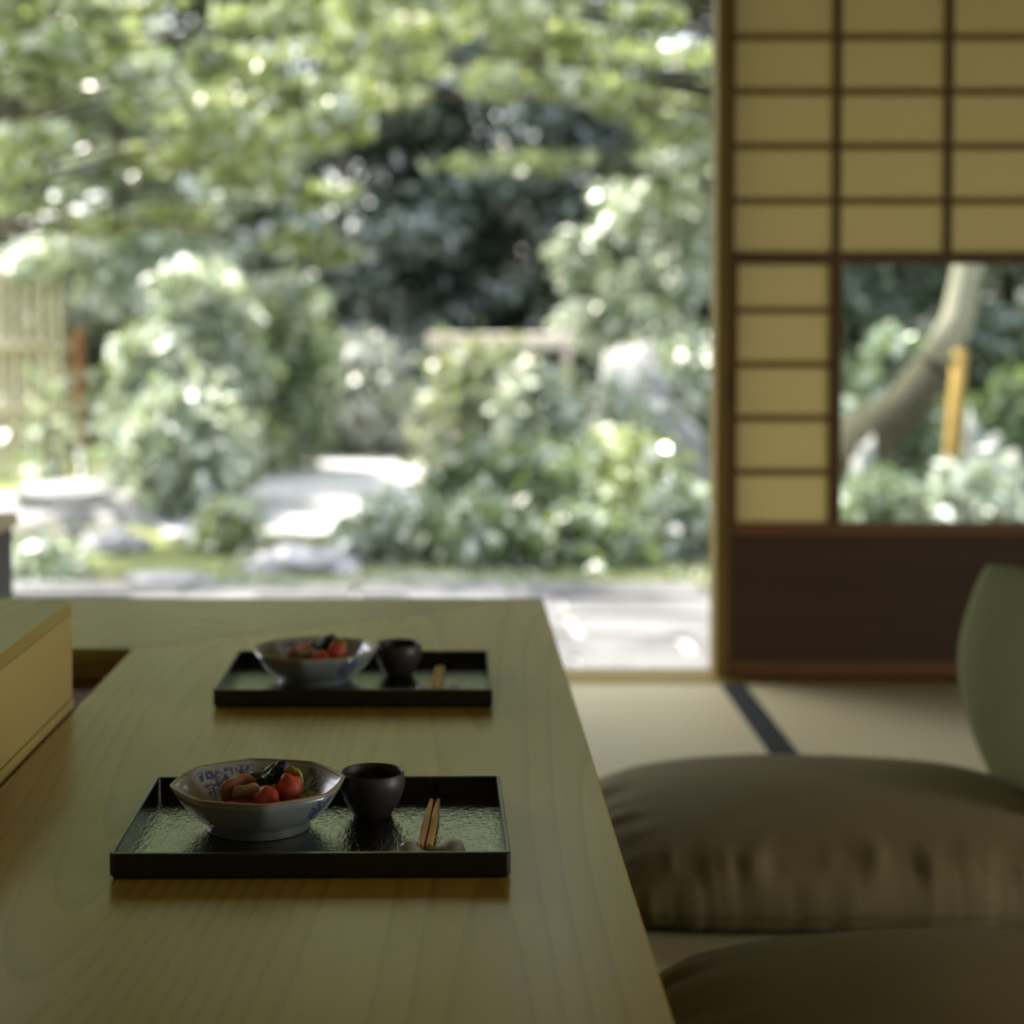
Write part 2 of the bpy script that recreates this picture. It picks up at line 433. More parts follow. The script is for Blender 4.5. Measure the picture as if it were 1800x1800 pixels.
# grooved wooden threshold under the doors
sill = box('trim_1', -4.0, 3.0, 4.118, 4.285, -0.05, 0.002, M['post_wood'], None, 0.003)
tag(sill, 'honey-coloured wooden threshold at the edge of the tatami', 'threshold', kind='structure')
for i, yy in enumerate((4.262,)):
    box('groove', -3.99, 2.99, yy, yy + 0.012, 0.0015, 0.0032, M['frame_wood'], sill)
lint = box('trim_2', -4.0, 3.0, 4.15, 4.27, 1.80, 1.92, M['frame_wood'], None, 0.004)
tag(lint, 'dark wooden lintel above the garden opening', 'lintel', kind='structure')
wf = box('wall_front', -4.0, 3.0, 4.17, 4.26, 1.92, CEIL, M['plaster'])
tag(wf, 'earthen plaster band above the lintel', 'wall', kind='structure')
wl = box('wall_left', -4.08, -4.0, -1.6, 4.30, -0.05, CEIL, M['plaster']); tag(wl, 'earthen plaster wall on the left', 'wall', kind='structure')
wb = box('wall_back', -4.0, 3.0, -1.6, -1.52, -0.05, CEIL, M['plaster']); tag(wb, 'earthen plaster wall behind the viewer', 'wall', kind='structure')
wr = empty('wall_right'); tag(wr, 'plaster wall on the right with a wide low window', 'wall', kind='structure')
for (y0, y1, z0, z1) in ((-1.6, 0.2, -0.05, CEIL), (2.0, 4.30, -0.05, CEIL), (0.2, 2.0, -0.05, 0.15), (0.2, 2.0, 0.81, CEIL)):
    box('wall_panel', 3.0, 3.08, y0, y1, z0, z1, M['plaster'], wr)
for (y0, y1, z0, z1) in ((0.17, 0.2, 0.12, 0.84), (2.0, 2.03, 0.12, 0.84), (0.2, 2.0, 0.12, 0.15), (0.2, 2.0, 0.81, 0.84)):
    box('window_frame', 2.985, 3.09, y0, y1, z0, z1, M['frame_wood'], wr)
ce = empty('ceiling'); tag(ce, 'boarded wooden ceiling', 'ceiling', kind='structure')
for i in range(12):
    y0 = -1.6 + i * 0.492
    box('ceiling_board', -4.08, 3.08, y0, y0 + 0.488, CEIL, CEIL + 0.02, M['ceiling'], ce)
ea = box('eave_roof', -4.6, 3.8, 4.27, 5.30, 2.28, 2.36, M['roof']); tag(ea, 'dark underside of the eave outside the opening', 'eave', kind='structure')

# pillar at the right side of the opening
post = box('trim_3', 0.640, 0.668, 4.178, 4.275, 0.0, 1.80, M['post_wood'], None, 0.002)
tag(post, 'slim honey-coloured wooden jamb between garden opening and paper screen', 'jamb', kind='structure')

# ------------------------------------------------------------------ shoji screen with glazed lower window
SX = 3000.0 / (WALL_Y * math.cos(PITCH) + 0.3 * math.sin(PITCH))
def zpx(y):                       # image row -> height on the screen plane
    v = (y - PY0) / FPX
    d = (math.cos(PITCH) - v * math.sin(PITCH), -math.sin(PITCH) - v * math.cos(PITCH))
    return CAM_H + d[1] / d[0] * WALL_Y
shoji = empty('door_1', (0.668, WALL_Y, 0.002))
tag(shoji, 'sliding shoji screen with paper lattice, clear lower window and dark kick board', 'shoji screen', kind='structure')
DX0, DX1 = 0.0, 1.108             # door extent, local x
DH = 1.79
Y0, Y1 = 0.0, 0.030
# columns of the lattice
bx_ = [0.270, 0.543, 0.816]
def lb(name, x0, x1, z0, z1, mat, y0=Y0, y1=Y1, parent=shoji, bev=0.0015):
    return box(name, x0, x1, y0, y1, z0, z1, mat, parent, bev)
stl = lb('stile', 0.0, 0.017, 0.0, DH, M['frame_wood']); lb('stile', DX1 - 0.022, DX1, 0.0, DH, M['frame_wood'])
z_bot0, z_bot1 = 0.0, zpx(1162)
z_k1 = zpx(943); z_w0 = zpx(921); z_mid0, z_mid1 = zpx(466), zpx(444)
lb('bottom_rail', 0.017, DX1 - 0.022, 0.0, z_bot1, M['rail_wood'])
kb = lb('kick_board', 0.017, DX1 - 0.022, z_bot1, z_k1, M['kick_wood'], 0.012, 0.020)
lb('window_rail', 0.017, DX1 - 0.022, z_k1, z_w0, M['rail_wood'])
lb('middle_rail', 0.017, DX1 - 0.022, z_mid0, z_mid1, M['frame_wood'])
lb('top_rail', 0.017, DX1 - 0.022, DH - 0.035, DH, M['frame_wood'])
rows_up = [zpx(y) for y in (354.5, 258, 161.5, 65, -31.5)]
rows_lo = [zpx(y) for y in (832.5, 737.5, 643, 547.5)]
hb = 0.0085
for z in rows_up: lb('lattice_bar', 0.017, DX1 - 0.022, z - hb, z + hb, M['bar_wood'], 0.006, 0.022)
for x in bx_: lb('lattice_bar', x - 0.0095, x + 0.0095, z_mid1, DH - 0.035, M['frame_wood'], 0.004, 0.022)
for z in rows_lo:
    lb('lattice_bar', 0.026, bx_[0] - 0.016, z - hb, z + hb, M['bar_wood'], 0.006, 0.022)
    lb('lattice_bar', bx_[2] + 0.012, DX1 - 0.03, z - hb, z + hb, M['bar_wood'], 0.006, 0.022)
lb('window_stile', 0.017, 0.026, z_w0, z_mid0, M['rail_wood'])
lb('window_stile', bx_[0] - 0.014, bx_[0] + 0.013, z_w0, z_mid0, M['frame_wood'])
lb('window_stile', bx_[2] - 0.012, bx_[2] + 0.012, z_w0, z_mid0, M['frame_wood'])
lb('window_stile', DX1 - 0.031, DX1 - 0.022, z_w0, z_mid0, M['rail_wood'])
cols = [0.017] + bx_ + [DX1 - 0.022]
zs = [z_mid1] + rows_up + [DH - 0.035]
for i in range(4):
    for j in range(len(zs) - 1):
        lb('paper_pane', cols[i], cols[i+1], zs[j], zs[j+1], M['paper'], 0.0225, 0.0230, bev=0)
zs = [z_w0] + rows_lo + [z_mid0]
for x0, x1 in ((0.026, bx_[0] - 0.014), (bx_[2] + 0.012, DX1 - 0.031)):
    for j in range(len(zs) - 1):
        lb('paper_pane', x0, x1, zs[j], zs[j+1], M['paper'], 0.0225, 0.0230, bev=0)
gl = lb('glass_pane', bx_[0] + 0.013, bx_[2] - 0.012, z_w0, z_mid0, M['glass'], 0.015, 0.018, bev=0)
pull = lb('door_pull', 0.003, 0.013, zpx(718), zpx(662), M['black_metal'], -0.0015, 0.002, stl)
# neighbouring closed screen further right (plain lattice), fills the wall
sh2 = empty('door_2', (1.78, WALL_Y + 0.034, 0.002))
tag(sh2, 'second paper shoji screen at the far right end of the wall', 'shoji screen', kind='structure')
W2 = 1.20
for x in (0.0, W2 - 0.02): lb('stile', x, x + 0.02, 0, DH, M['frame_wood'], parent=sh2)
for z0, z1 in ((0, z_bot1), (z_k1, z_w0), (DH - 0.035, DH)): lb('rail', 0.02, W2 - 0.02, z0, z1, M['rail_wood'], parent=sh2)
lb('kick_board', 0.02, W2 - 0.02, z_bot1, z_k1, M['kick_wood'], 0.012, 0.020, sh2)
for k in range(1, 4): lb('lattice_bar', 0.29 * k - 0.008, 0.29 * k + 0.008, z_w0, DH - 0.035, M['bar_wood'], 0.004, 0.022, sh2)
for k in range(1, 11): lb('lattice_bar', 0.02, W2 - 0.02, z_w0 + k * 0.125, z_w0 + k * 0.125 + 0.014, M['bar_wood'], 0.006, 0.022, sh2)
lb('paper_sheet', 0.02, W2 - 0.02, z_w0, DH - 0.035, M['paper'], 0.0225, 0.0230, sh2, 0)

# made-up paper lamp out of the picture, added as warm interior fill
lamp = empty('added_fill_lamp', (-0.15, 0.9, 1.95)); tag(lamp, 'unseen square paper lamp added over the table as warm fill', 'lamp')
box('fill_lamp_shade', -0.22, 0.22, -0.22, 0.22, 0.0, 0.22, M['paper'], lamp)
box('fill_lamp_cord', -0.006, 0.006, -0.006, 0.006, 0.22, CEIL - 1.95, M['black_metal'], lamp)
pl = bpy.data.lights.new('fill_bulb', 'POINT'); pl.energy = 1.0; pl.color = (1.0, 0.80, 0.45); pl.shadow_soft_size = 0.08
po = bpy.data.objects.new('fill_bulb', pl); link(po, lamp); po.location = (0, 0, 0.11)

# ------------------------------------------------------------------ counter table
T = 0.392
TX0, TX1 = -0.488, 0.157
TYF, TYI = 3.026, 2.568
TH = 0.046
table = empty('counter_table', (0, 0, 0))
tag(table, 'low pale wooden counter table with mitred corner carrying two black trays', 'table')
prism('side_plank', [(TX0, -0.7), (TX1, -0.7), (TX1, TYF - 0.0006), (TX0, TYI - 0.0006)], T - TH, T, M['table_y'], table, 0.0022)
prism('end_plank', [(TX0, TYI + 0.0006), (TX1, TYF + 0.0006), (-2.6, TYF + 0.0006), (-2.6, TYI + 0.0006)], T - TH, T, M['table_x'], table, 0.0022)
for (x0, x1, y0, y1) in ((-0.10, -0.04, -0.6, -0.52), (-0.10, -0.04, 2.70, 2.78), (-2.5, -2.42, 2.72, 2.80), (-1.3, -1.22, 2.72, 2.80)):
    box('leg', x0, x1, y0, y1, 0.0, T - TH - 0.0005, M['well_wood'], table, 0.003)
box('apron', -2.5, -0.06, 2.74, 2.765, 0.10, T - TH - 0.0005, M['well_wood'], table, 0.002)
box('inner_ledge', -2.5, TX0 - 0.03, 2.36, 2.62, T - TH - 0.022, T - TH - 0.001, M['well_wood'], table, 0.002)

# raised serving counter inside the table's U
sc = empty('serving_counter', (0, 0, 0))
tag(sc, 'raised pale wooden serving box standing inside the counter at the left', 'counter')
BX = TX0 - 0.004; BYF = 2.188; BT = T + 0.138
box('side_panel', BX - 0.02, BX - 0.002, -0.6, BYF, T + 0.012, BT - 0.018, M['box_wood'], sc, 0.0008)
box('base_strip', BX - 0.022, BX - 0.0005, -0.6, BYF, 0.0, T + 0.011, M['box_wood'], sc, 0.0008)
box('top_board', -1.70, BX - 0.0022, -0.6, BYF, BT - 0.0175, BT, M['table_y'], sc, 0.0008)
box('end_panel', -1.68, BX - 0.021, BYF - 0.020, BYF - 0.002, 0.0, BT - 0.018, M['box_wood'], sc, 0.0008)
box('end_panel', -1.70, -1.682, -0.6, BYF - 0.002, 0.0, BT - 0.018, M['box_wood'], sc, 0.0008)

# low dark stand beyond the table, at the left edge
st = empty('armrest_stand', (-1.168, 3.42, 0.0016)); tag(st, 'low black-brown wooden stand with pale padded top beyond the table', 'stand')
for sx in (-1, 1): box('side_panel', sx * 0.235 - 0.02, sx * 0.235 + 0.02, -0.09, 0.09, 0.0, 0.455, M['dark_wood'], st, 0.004)
box('cross_panel', -0.215, 0.215, -0.01, 0.01, 0.12, 0.44, M['dark_wood'], st, 0.002)
box('padded_top', -0.265, 0.265, -0.11, 0.11, 0.456, 0.486, M['pale_cap'], st, 0.012, 3)

# ------------------------------------------------------------------ place settings
TW, TD, TRIM = 0.360, 0.256, 0.024
def make_tray(cx, cy, rz, label):
    t = empty('lacquer_tray', (cx, cy, T), rz)
    tag(t, label, 'tray', 'lacquer trays on the counter')
    bm = bmesh.new()
    bm_box(bm, -TW/2 + 0.0045, TW/2 - 0.0045, -TD/2 + 0.0045, TD/2 - 0.0045, 0.0002, 0.0042)
    obj_bm('tray_floor', bm, M['lacquer_brushed'], t)
    # rim: swept wall with slightly undercut foot
    bm = bmesh.new()
    prof = [(0.0035, 0.0), (0.0, 0.004), (0.0, TRIM - 0.001), (0.0008, TRIM), (0.0037, TRIM), (0.0045, TRIM - 0.001), (0.0045, 0.0)]
    rings = []
    for ins, z in prof:
        hx, hy = TW/2 - ins, TD/2 - ins; c = max(0.0008, 0.0035 - ins * 0.5)
        rings.append([bm.verts.new((x, y, z)) for x, y in ((-hx + c, -hy), (hx - c, -hy), (hx, -hy + c), (hx, hy - c), (hx - c, hy), (-hx + c, hy), (-hx, hy - c), (-hx, -hy + c))])
    for A, B in zip(rings, rings[1:] + rings[:1]):
        for k in range(8): bm.faces.new((A[k], A[(k+1) % 8], B[(k+1) % 8], B[k]))
    obj_bm('tray_rim', bm, M['lacquer'], t)
    return t
def octf(th): 
    a = (th % (PI / 4)) - PI / 8
    return math.cos(PI / 8) / math.cos(a)
def make_bowl(cx, cy, rz, label):
    z0 = T + 0.0043
    b = empty('octagonal_bowl', (cx, cy, z0), rz)
    tag(b, label, 'bowl', 'porcelain bowls on the trays')
    H = 0.0455
    outer = [(0.0, 0.0045), (0.047, 0.0045), (0.048, 0.0008), (0.0505, 0.0), (0.0525, 0.0008), (0.0515, 0.0075), (0.058, 0.0105), (0.0675, 0.0175), (0.0755, 0.0265), (0.0815, 0.036), (0.0855, H - 0.0018)]
    inner = [(0.0815, H - 0.0018), (0.0775, 0.036), (0.0705, 0.0265), (0.061, 0.0175), (0.046, 0.0115), (0.02, 0.0092), (0.0, 0.009)]
    allp = outer + inner
    kk = [min(1.0, max(0.0, (z - 0.008) / 0.03)) for r, z in allp]
    bm = bm_lathe(bmesh.new(), allp, 96, lambda th, i: 0.975 * (1 + ((0.62 * octf(th) + 0.38) * 1.03 - 1) * kk[i]))
    bo = obj_bm('bowl_body', bm, M['porcelain'], b, True)
    bo.data.materials.append(M['porcelain_out_shaded'])
    bo.data.polygons.foreach_set('material_index', [1 if i < 96 * (len(outer) - 1) else 0 for i in range(len(bo.data.polygons))])
    rp = [(0.0855, H - 0.0018), (0.0858, H - 0.0006), (0.0848, H), (0.0825, H), (0.0815, H - 0.0006), (0.0815, H - 0.0018)]
    bm = bm_lathe(bmesh.new(), rp, 96, lambda th, i: 0.975 * (0.62 * octf(th) + 0.38) * 1.03)
    obj_bm('bowl_rim', bm, M['rim_glaze'], b, True)
    return b
def make_cup(cx, cy, label):
    c = empty('sake_cup', (cx, cy, T + 0.0043)); tag(c, label, 'cup', 'dark cups on the trays')
    p = [(0.0, 0.003), (0.0145, 0.003), (0.0155, 0.0), (0.0185, 0.0), (0.0195, 0.003), (0.0235, 0.009), (0.0285, 0.018), (0.0318, 0.028), (0.0326, 0.035), (0.0315, 0.0445),
         (0.0307, 0.0452), (0.0298, 0.0445), (0.0306, 0.035), (0.0296, 0.028), (0.0262, 0.018), (0.0205, 0.0105), (0.012, 0.0065), (0.0, 0.006)]
    w = lambda th, i: 1 + 0.012 * math.sin(2 * th + 0.4) + 0.006 * math.sin(3 * th + i * 0.2)
    obj_bm('cup_body', bm_lathe(bmesh.new(), p, 48, w), M['cup'], c, True)
    return c
def make_rest(cx, cy, rz, label):
    bm = bmesh.new()
    n, m = 28, 20; L = 0.031
    rings = []
    for i in range(n + 1):
        s = -1 + 2 * i / n
        r = 0.0044 + 0.0082 * (0.5 - 0.5 * math.cos(PI * min(1, abs(s) * 1.6)))
        r *= max(0.0, 1 - max(0.0, (abs(s) - 0.62) / 0.38) ** 2.4) ** 0.5
        zc = 0.0055 + 0.0018 * abs(s)
        if i in (0, n): rings.append([bm.verts.new((s * L, 0, zc))]); continue
        rings.append([bm.verts.new((s * L, r * 1.25 * math.cos(2*PI*k/m), max(0.0, zc + r * 0.85 * math.sin(2*PI*k/m)))) for k in range(m)])
    for A, B in zip(rings, rings[1:]):
        for k in range(m):
            k2 = (k+1) % m
            if len(A) == 1: bm.faces.new((A[0], B[k], B[k2]))
            elif len(B) == 1: bm.faces.new((A[k], A[k2], B[0]))
            else: bm.faces.new((A[k], A[k2], B[k2], B[k]))
    o = obj_bm('chopstick_rest', bm, M['rest'], None, True, (cx, cy, T + 0.0043)); o.rotation_euler.z = rz
    tag(o, label, 'chopstick rest', 'chopstick rests on the trays')
    return o
def make_stick(p, q, label):
    p, q = Vector(p), Vector(q); d = q - p; L = d.length
    bm = bmesh.new(); rings = []
    for s, w in ((0.0, 0.0022), (0.012, 0.0030), (0.35, 0.0034), (0.75, 0.0028), (0.985, 0.0019), (1.0, 0.0013)):
        rings.append([bm.verts.new((a * w, s * L, b * w)) for a, b in ((-1, -.55), (-.55, -1), (.55, -1), (1, -.55), (1, .55), (.55, 1), (-.55, 1), (-1, .55))])
    for A, B in zip(rings, rings[1:]):
        for k in range(8): bm.faces.new((A[k], A[(k+1) % 8], B[(k+1) % 8], B[k]))
    bm.faces.new(rings[0]); bm.faces.new(rings[-1])
    o = obj_bm('chopstick', bm, M['stick'], None)
    o.location = p
    o.rotation_euler = d.to_track_quat('Y', 'Z').to_euler()
    tag(o, label, 'chopstick', 'wooden chopsticks on the trays')
    return o

def blob(name, r, sq, seed, mat, amp=0.12, sub=3, freq=1.6):
    bm = bmesh.new(); bmesh.ops.create_icosphere(bm, subdivisions=sub, radius=1.0)
    for v in bm.verts:
        d = v.co.normalized()
        k = 1 + amp * mnoise.noise(d * freq + Vector((seed, seed * 2, 0)))
        v.co = Vector((d.x * sq[0], d.y * sq[1], d.z * sq[2])) * r * k
    return obj_bm(name, bm, mat, None, True)
def slab(name, lx, ly, th, bend, mat, wav=0.0, seed=0.0, n=10):
    bm = bmesh.new(); top, bot = {}, {}
    for i in range(n + 1):
        for j in range(n + 1):
            u, v = -1 + 2*i/n, -1 + 2*j/n
            # rounded outline
            x = u * math.sqrt(1 - 0.35 * v * v) * lx / 2; y = v * math.sqrt(1 - 0.35 * u * u) * ly / 2
            z = -bend * (u * u) + wav * math.sin(5 * u + seed) * v
            e = max(0.15, (1 - u**6) * (1 - v**6))
            top[i, j] = bm.verts.new((x, y, z + th / 2 * e)); bot[i, j] = bm.verts.new((x, y, z - th / 2 * e))
    for i in range(n):
        for j in range(n):
            bm.faces.new((top[i,j], top[i+1,j], top[i+1,j+1], top[i,j+1])); bm.faces.new((bot[i,j], bot[i,j+1], bot[i+1,j+1], bot[i+1,j]))
    for i in range(n):
        bm.faces.new((top[i,0], bot[i,0], bot[i+1,0], top[i+1,0])); bm.faces.new((top[i,n], top[i+1,n], bot[i+1,n], bot[i,n]))
        bm.faces.new((top[0,i], top[0,i+1], bot[0,i+1], bot[0,i])); bm.faces.new((top[n,i], bot[n,i], bot[n,i+1], top[n,i+1]))
    return obj_bm(name, bm, mat, None, True)
def at(o, b, dx, dy, dz, rot=(0, 0, 0)):
    o.location = (b.location.x + dx, b.location.y + dy, b.location.z + dz); o.rotation_euler = rot
    return o
def fill_bowl(b, which, flip=0.0):
    s = which
    # layered flesh slices forming the base of the pile
    at(tag(slab('fish_slice', 0.056, 0.052, 0.011, 0.004, M['fish_pale'], 0, 1), 'pale slice lying flat under the pile in the ' + s + ' bowl', 'fish slice', 'sliced fish in the bowls'), b, 0.004, 0.006, 0.0170)
    at(tag(slab('fish_slice', 0.050, 0.034, 0.010, 0.004, M['fish_red'], 0, 2), 'dark red slice at the front left of the ' + s + ' bowl', 'fish slice', 'sliced fish in the bowls'), b, -0.012, -0.026, 0.0265, (0.15, -0.1, 0.3))
    at(tag(slab('fish_slice', 0.040, 0.034, 0.011, 0.005, M['fish_pink'], 0.002, 3), 'pinkish beige slice leaning left in the ' + s + ' bowl', 'fish slice', 'sliced fish in the bowls'), b, -0.019, 0.004, 0.0375, (-0.95, -0.15, 0.25))
    at(tag(slab('fish_slice', 0.038, 0.034, 0.011, 0.004, M['fish_pale'], 0.002, 4), 'beige slice in the middle of the ' + s + ' bowl', 'fish slice', 'sliced fish in the bowls'), b, -0.005, -0.010, 0.0345, (-0.75, 0.15, -0.1))
    at(tag(blob('red_fruit', 0.0132, (1, 1, 0.95), 1.0, M['berry'], 0.25), 'round red piece at the front of the ' + s + ' bowl', 'fruit', 'red pieces in the bowls'), b, 0.011, -0.026, 0.0345)
    at(tag(blob('red_fruit', 0.0135, (0.95, 1, 1.1), 2.0, M['berry'], 0.25), 'taller red piece at the right of the pile in the ' + s + ' bowl', 'fruit', 'red pieces in the bowls'), b, 0.031, -0.012, 0.0395)
    at(tag(slab('herb_leaf', 0.040, 0.036, 0.0035, 0.008, M['herb'], 0.006, 5), 'dark green herb leaf behind the red pieces in the ' + s + ' bowl', 'leaf', 'herb leaves in the bowls'), b, 0.011, 0.012, 0.0445, (-0.7, 0.2, 0.4))
    at(tag(slab('herb_leaf', 0.030, 0.026, 0.0030, 0.006, M['herb'], 0.005, 2), 'small curled green leaf on top of the pile in the ' + s + ' bowl', 'leaf', 'herb leaves in the bowls'), b, 0.004, 0.006, 0.0510, (-0.4, -0.5, 1.2))
    at(tag(blob('purple_flower', 0.0072, (1, 0.9, 1), 3.0, M['flower'], 0.45, 3, 3.0), 'purple flower bud at the back of the ' + s + ' bowl', 'flower', 'flowers in the bowls'), b, 0.022, 0.014, 0.0545)
    at(tag(slab('citrus_slice', 0.021, 0.030, 0.0075, 0.003, M['citrus'], 0.001, 1), 'yellow-green citrus wedge at the right of the ' + s + ' bowl', 'citrus', 'citrus wedges in the bowls'), b, 0.035, 0.006, 0.0475, (-0.9, 0.2, -0.3))

def setting(dy, near, bowl_rot, tray_rz, cupdx=0.0):
    w = 'nearer' if near else 'farther'
    TC = (-0.1315, 1.514 + TD / 2 + dy)
    make_tray(TC[0], TC[1], tray_rz, 'rectangular black lacquer tray ' + ('in the foreground' if near else 'further back, near the table end'))
    b = make_bowl(-0.193, 1.660 + dy, bowl_rot, 'octagonal blue and white porcelain bowl on the ' + w + ' tray')
    fill_bowl(b, w)
    make_cup(-0.083 + cupdx, 1.695 + dy, 'small dark stoneware cup on the ' + w + ' tray')
    make_rest(-0.0215, 1.5605 + dy, 0.04, 'grey two-lobed ceramic chopstick rest on the ' + w + ' tray')
    zr = T + 0.0043 + 0.0131
    for k, nm in ((0, 'left'), (1, 'right')):
        x = -0.0315 + 0.0078 * k
        make_stick((x, 1.5525 + dy, zr), (x + 0.0075 - 0.001 * k, 1.742 + dy, T + 0.0043 + 0.0025), nm + ' chopstick of the pair on the ' + w + ' tray')
setting(0.0, True, math.radians(11), 0.012)
setting(0.664, False, math.radians(-6), 0.0, 0.004)

# ------------------------------------------------------------------ cushions
def make_cushion(loc, lx, ly, H, rz, label, seed):
    nx, ny = 110, 96
    seam = 0.16
    bm = bmesh.new(); top, bot = {}, {}
    for i in range(nx + 1):
        for j in range(ny + 1):
            u = math.sin((-1 + 2 * i / nx) * PI / 2); v = math.sin((-1 + 2 * j / ny) * PI / 2)
            # plan outline: rounded square
            k = 0.10
            x = u * (1 - k * v**4 * abs(u)) * lx / 2; y = v * (1 - k * u**4 * abs(v)) * ly / 2
            e = max(0.0, (1 - abs(u)**4.0) * (1 - abs(v)**4.0))
            h = 0.66 * e ** 0.36 + 0.34 * (1 - abs(u) ** 2.2) * (1 - abs(v) ** 2.2)
            dist = 1 - max(abs(u), abs(v))
            along = (x if abs(v) > abs(u) else y)
            side = (1 if v > 0 else 2) if abs(v) > abs(u) else (3 if u > 0 else 4)
            wr_ = mnoise.noise(Vector((along * 26, dist * 3.0, seed + side * 3.7))) + 0.5 * mnoise.noise(Vector((along * 60, dist * 5, seed + side)))
            edge = math.exp(-((dist - 0.10) / 0.13) ** 2) * (0.25 if side == 1 else 1.0)
            h *= 1 - 0.16 * edge * wr_
            h += 0.05 * mnoise.noise(Vector((u * 1.8, v * 1.8, seed))) * e
            zt = H * (seam + (1 - seam) * h)
            zb = H * seam * (1 - min(1.0, e ** 0.5 * 2.6))
            # sides pull in and out between the pleats
            off = 0.010 * edge * wr_
            if abs(v) > abs(u): y += math.copysign(off, v)
            else: x += math.copysign(off, u)
            top[i, j] = bm.verts.new((x, y, zt))
            if i in (0, nx) or j in (0, ny): bot[i, j] = top[i, j]
            else: bot[i, j] = bm.verts.new((x * 0.99, y * 0.99, zb))
    for i in range(nx):
        for j in range(ny):
            bm.faces.new((top[i,j], top[i+1,j], top[i+1,j+1], top[i,j+1]))
            q = [bot[i,j], bot[i,j+1], bot[i+1,j+1], bot[i+1,j]]
            if not all(w in (top[i,j], top[i,j+1], top[i+1,j+1], top[i+1,j]) for w in q):
                try: bm.faces.new(q)
                except ValueError: pass
    root = empty('floor_cushion', loc, rz); tag(root, label, 'cushion', 'floor cushions beside the table')
    obj_bm('cushion_cover', bm, M['cushion'], root, True)
    # seam piping around the edge
    bm = bmesh.new(); pts = []
    for s in range(4):
        for a in range(24):
            q = -1 + 2 * a / 24
            u, v = ((q, -1), (1, q), (-q, 1), (-1, -q))[s]
            u, v = math.sin(u * PI / 2), math.sin(v * PI / 2)
            pts.append((u * (1 - 0.10 * v**4 * abs(u)) * lx / 2, v * (1 - 0.10 * u**4 * abs(v)) * ly / 2, H * seam))
    pts.append(pts[0])
    bm_tube(bm, pts, [0.0022] * len(pts), 6)
    obj_bm('seam_piping', bm, M['cushion'], root, True)
    return root
make_cushion((0.59, 2.715, 0.0115), 0.80, 0.61, 0.150, 0.0, 'plump olive-brown floor cushion in front of the green backrest', 2.0)
make_cushion((0.640, 1.915, 0.0115), 0.80, 0.62, 0.135, math.radians(4), 'olive-brown floor cushion in the near right corner, cut by the frame', 9.0)

# legless floor chair with curved backrest (the cushion lies on its seat board)
def make_chair():
    ch = empty('legless_chair', (1.0, 2.80, 0.0018)); tag(ch, 'legless floor chair with curved moss-green backrest at the right edge', 'chair')
    n, m = 28, 24
    def shell(name, x_in, x_out, mat, inset=0.0):
        bm = bmesh.new(); A, B = {}, {}
        for i in range(n + 1):
            for j in range(m + 1):
                s = -1 + 2 * i / n; q = j / m
                z = 0.02 + q * (0.428 - inset)
                w = 0.13 + 0.20 * math.sin(min(1, q * 1.25 + 0.05) * PI / 2) ** 1.1
                w *= (1 - max(0, (q - 0.80) / 0.20) ** 3 * 0.07)
                zz = z - 0.010 * max(0, q - 0.6) / 0.4 * abs(s) ** 3
                y = s * (w - inset)
                x = 0.005 + 0.06 * q ** 1.3 - 0.085 * (abs(s) ** 2.0) * (0.35 + 0.65 * math.sin(min(1.0, q * 1.5) * PI / 2)) - 0.02 * math.sin(q * PI)
                ed = (1 - abs(s)**8) * (1 - (abs(2*q-1))**8)
                A[i, j] = bm.verts.new((x + x_in * (0.25 + 0.75 * ed), y, zz)); B[i, j] = bm.verts.new((x + x_out, y, zz))
        for i in range(n):
            for j in range(m):
                bm.faces.new((A[i,j], A[i,j+1], A[i+1,j+1], A[i+1,j])); bm.faces.new((B[i,j], B[i+1,j], B[i+1,j+1], B[i,j+1]))
        for i in range(n):
            bm.faces.new((A[i,0], A[i+1,0], B[i+1,0], B[i,0])); bm.faces.new((A[i,m], B[i,m], B[i+1,m], A[i+1,m]))
        for j in range(m):
            bm.faces.new((A[0,j], B[0,j], B[0,j+1], A[0,j+1])); bm.faces.new((A[n,j], A[n,j+1], B[n,j+1], B[n,j]))
        return obj_bm(name, bm, mat, ch, True)
    shell('backrest_pad', -0.030, -0.0005, M['chair_fabric'])
    shell('backrest_shell', 0.0, 0.011, M['chair_wood'], 0.004)
    box('seat_board', -0.62, 0.015, -0.20, 0.20, 0.0, 0.0092, M['chair_wood'], ch, 0.002)
    return ch
make_chair()

# ------------------------------------------------------------------ garden
GZ = -0.45
def gx(px, Y): return (px - 800.0) / 3000.0 * Y * 1.0
def gzz(py, Y): return CAM_H - (py - 550.0) / 3000.0 * Y
gr = obj_bm('ground', bm_box(bmesh.new(), -60, 60, 4.32, 90, GZ - 0.3, GZ), M['ground']); tag(gr, 'mossy garden ground outside the opening', 'ground', kind='structure')
# gravel path
pathpts = [(gx(300, 10.3), 10.2), (gx(600, 10.3), 10.1), (gx(700, 10.9), 10.8), (gx(775, 12.5), 12.5), (gx(790, 14.2), 14.2), (gx(1000, 15.5), 15.2), (gx(1300, 16.5), 16.2), (gx(1300, 18), 17.6),
           (gx(900, 17.5), 17.2), (gx(680, 16.8), 16.6), (gx(520, 15.6), 15.4), (gx(460, 13.4), 13.2), (gx(380, 12.2), 12.0), (gx(270, 11.2), 11.0)]
gp = prism('gravel_path', pathpts, GZ, GZ + 0.02, M['gravel']); tag(gp, 'sunlit white gravel path curving between the shrubs', 'path', kind='structure')
